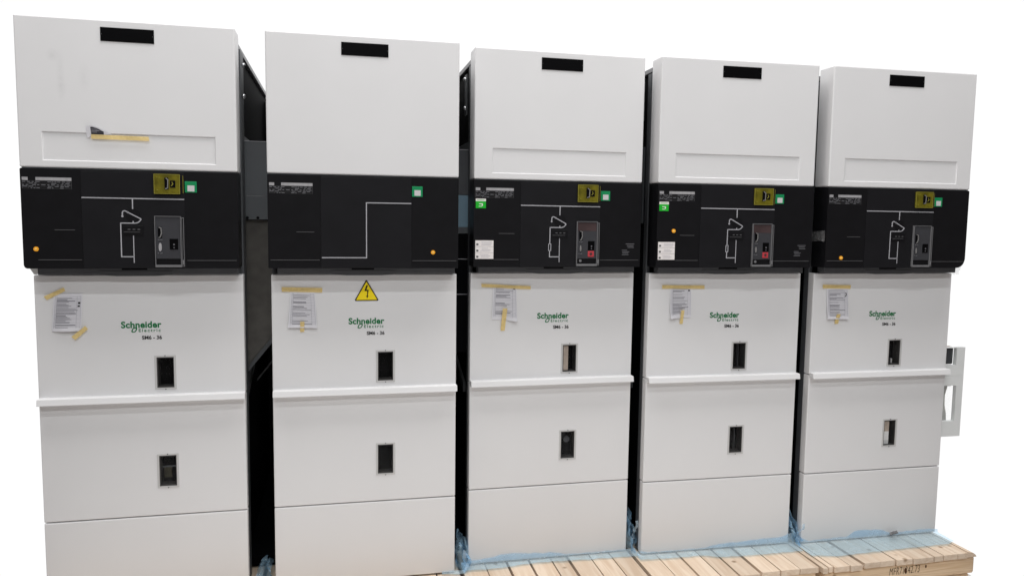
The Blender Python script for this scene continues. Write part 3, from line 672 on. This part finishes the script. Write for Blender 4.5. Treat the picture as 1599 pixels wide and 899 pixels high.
sheet(2, [(0.1025, 1.2585), (0.2080, 1.2570), (0.2094, 1.1000), (0.0986, 1.1086)], [(0.0499, 1.2655), (0.2714, 1.2537), (0.2717, 1.2392), (0.0507, 1.2507)],
      [(0.1445, 1.1577), (0.1647, 1.1575), (0.1564, 1.0579), (0.1377, 1.0583)], 22, lambda u, v: 0.012*max(0, u-0.6)*v**4*2, "printed sheet with long top tape and long hanging tape tail, on the middle door", 3, [(0.86, 0.93, 0.08, 0.12)])
sheet(3, [(0.1058, 1.2565), (0.2065, 1.2546), (0.2094, 1.1104), (0.1050, 1.1066)], [(0.0644, 1.2590), (0.2703, 1.2565), (0.2705, 1.2410), (0.0646, 1.2425)],
      [(0.1555, 1.1452), (0.1710, 1.1452), (0.1700, 1.0807), (0.1545, 1.0807)], 22, lambda u, v: 0.016*max(0, 0.6-u)*v**3, "printed sheet with lifted bottom corner, on the fourth door from the left", 4, [(0.85, 0.92, 0.12, 0.17)])
sheet(4, [(0.0715, 1.2430), (0.1852, 1.2425), (0.1888, 1.0946), (0.0780, 1.0961)], [(0.0481, 1.2590), (0.1975, 1.2555), (0.1970, 1.2385), (0.0483, 1.2415)],
      [(0.1225, 1.1201), (0.1421, 1.1201), (0.1405, 1.0719), (0.1205, 1.0719)], 22, lambda u, v: 0.005*v**2, "printed sheet with a pen scribble at its right edge, on the rightmost door", 5,
      [(0.86, 0.91, 0.15, 0.17), (0.885, 0.925, 0.17, 0.24), (0.86, 0.91, 0.24, 0.27), (0.83, 0.87, 0.27, 0.285)])

# torn paper on the first hood
r = place(empty("torn_paper", (0, 0, 0)), 0, "torn white paper scrap with a dark printed patch, taped over the hood recess", "paper scrap")
bm = B()
def leaf_face(pts, y, mi):
    vs = [bm.verts.new((x, y(x, z), z)) for x, z in pts]; f = bm.faces.new(vs); f.material_index = mi
yy = lambda x, z: -0.002-0.25*max(0, z-1.838)*(1 if x < 0.27 else 0.6)
leaf_face([(0.2262, 1.8652), (0.2464, 1.8687), (0.2480, 1.8400), (0.2350, 1.8246), (0.2284, 1.8246)], yy, 0)
leaf_face([(0.2464, 1.8687), (0.2620, 1.8640), (0.2758, 1.8575), (0.2950, 1.8480), (0.3140, 1.8390), (0.2480, 1.8330), (0.2480, 1.8400)], yy, 0)
y2 = lambda x, z: yy(x, z)-0.0012
leaf_face([(0.242, 1.863), (0.2500, 1.8625), (0.2636, 1.8585), (0.2861, 1.8470), (0.2858, 1.8370), (0.2435, 1.8365)], y2, 1)
for (a, b, z) in ((0.2440, 0.266, 1.8555), (0.2440, 0.272, 1.8505), (0.2440, 0.263, 1.8455)):
    leaf_face([(a, z), (b, z), (b, z-0.0015), (a, z-0.0015)], lambda x, z: yy(x, z)-0.0022, 2)
obj("paper", bm, ['paper', 'patch', 'ink_soft'], r)
bm = B(); quad_grid(bm, [(0.2425, 1.8365), (0.4387, 1.8345), (0.4409, 1.8188), (0.2431, 1.8205)], 14, 4, lambda u, v: -0.0044-0.0012*math.sin(11*u)*(1-v)); obj("tape_strip", bm, 'tape', r)

# clear tape on the left flank of the last cabinet's black panel
bm = B(); g = []
for k in range(6):
    yk = 0.006+0.105*k/5
    z0, z1 = 1.463+(0.459-0.463)*0+0.002*math.sin(k), 1.5135-0.0012*k
    g.append((bm.verts.new((-0.0022-0.0008*math.sin(k*2), yk, z0)), bm.verts.new((-0.0022-0.0008*math.cos(k*2), yk, z1))))
for k in range(5): bm.faces.new((g[k][0], g[k][1], g[k+1][1], g[k+1][0]))
place(obj("clear_tape", bm, 'clear'), 4, "wrinkled clear tape stuck across the left flank of the rightmost black panel", "tape")

# ------------------------------------------------------------------ blue protective film at the feet
def lerp(T, x):
    for (a, va), (b, vb) in zip(T, T[1:]):
        if x <= b: 
            f = (x-a)/(b-a); f = f*f*(3-2*f); return va+(vb-va)*max(0, min(1, f))
    return T[-1][1]
def film(i, x0, x1, ext, hgt, label, seed, bunch=None):
    r = place(empty("plastic_film", (0, 0, 0)), i, label, "plastic film", "blue film under the cabinets")
    bm = B(); nx, nv = 120, 18; g = []
    for a in range(nx+1):
        x = x0+(x1-x0)*a/nx; row = []
        e = lerp(ext, x)+0.005*noise.noise(Vector((x*22, seed, 0))); h = lerp(hgt, x)+0.003*noise.noise(Vector((x*30, seed, 5)))
        for b in range(nv+1):
            v = b/nv
            if v < 0.33:
                k = v/0.33; p = Vector((x, DW-0.0045-0.003*k, max(0.006, h)*(1-k)+0.006))
            else:
                k = (v-0.33)/0.67; p = Vector((x, DW-0.008-e*k, 0.006-0.002*k))
            q = Vector((x*16+v*2.2, v*2.0-x*3, seed*4.3)); d = 0.8-2.4*abs(noise.noise(q))-1.0*abs(noise.noise(q*2.3))
            p += Vector((0.001*d, -0.0016*abs(d), 0.0018*max(-0.4, d)))
            row.append(bm.verts.new(p))
        g.append(row)
    for a in range(nx):
        for b in range(nv): bm.faces.new((g[a][b], g[a+1][b], g[a+1][b+1], g[a][b+1]))
    obj("base_strip", bm, 'film', r, True)
    for (bx0, bx1, zt, yb, sd) in (bunch or []):
        bm = crumple(22, 26, lambda u, v: (bx0+(bx1-bx0)*(0.5+(u-0.5)*(1-0.35*v)), yb+0.10*v*v+0.03*math.sin(u*9+v*4), 0.004+zt*v*(1-0.25*(2*u-1)**2)), 0.016, 26, sd)
        obj("bunched_corner", bm, 'film_dense', r, True)
        bm = crumple(10, 26, lambda u, v: (bx0+(bx1-bx0)*(0.62-0.22*v+0.22*(u-0.5)), yb-0.035+0.03*math.sin(v*5), 0.004+zt*0.85*v), 0.012, 34, sd+5)
        obj("loose_fold", bm, 'film', r, True)
    return r
film(1, 0.70, 0.80, [(0.6, 0.005), (0.74, 0.01), (0.8, 0.02)], [(0.6, 0.002), (0.8, 0.004)], "small blue film scrap bunched between the second and middle cabinets", 1, [(0.760, 0.835, 0.13, 0.10, 1), (-0.095, -0.015, 0.055, 0.16, 6)])
film(2, -0.03, 0.80, [(-0.03, 0.05), (0.10, 0.055), (0.3, 0.035), (0.5, 0.045), (0.65, 0.05), (0.80, 0.06)], [(-0.03, 0.012), (0.05, 0.018), (0.2, 0.034), (0.36, 0.022), (0.5, 0.006), (0.8, 0.004)],
     "thin pale film along the foot of the middle cabinet, rising in a low arc", 2, [(0.757, 0.808, 0.19, 0.09, 2)])
film(3, -0.02, 0.78, [(-0.02, 0.05), (0.1, 0.055), (0.28, 0.055), (0.36, 0.085), (0.5, 0.09), (0.78, 0.085)], [(-0.02, 0.014), (0.06, 0.003), (0.3, 0.006), (0.42, 0.022), (0.7, 0.030), (0.78, 0.05)],
     "blue film wider at its right half, under the fourth cabinet from the left", 3, [(0.762, 0.812, 0.14, 0.07, 3)])
film(4, -0.03, 0.765, [(-0.03, 0.13), (0.1, 0.155), (0.3, 0.145), (0.5, 0.135), (0.7, 0.13), (0.79, 0.10)], [(-0.03, 0.03), (0.05, 0.008), (0.24, 0.012), (0.31, 0.040), (0.42, 0.036), (0.5, 0.014), (0.7, 0.018), (0.79, 0.012)],
     "widest sheet of blue film, spread on the pallet before the rightmost cabinet", 4)
bm = crumple(10, 6, lambda u, v: (0.470+0.045*u, DW-0.022-0.012*math.sin(v*3.1), 0.012+0.017*v+0.010*u), 0.0035, 60, 8)
place(obj("dark_scrap", bm, 'scrap'), 4, "small dark crumpled scrap on the blue film by the rightmost cabinet", "scrap")
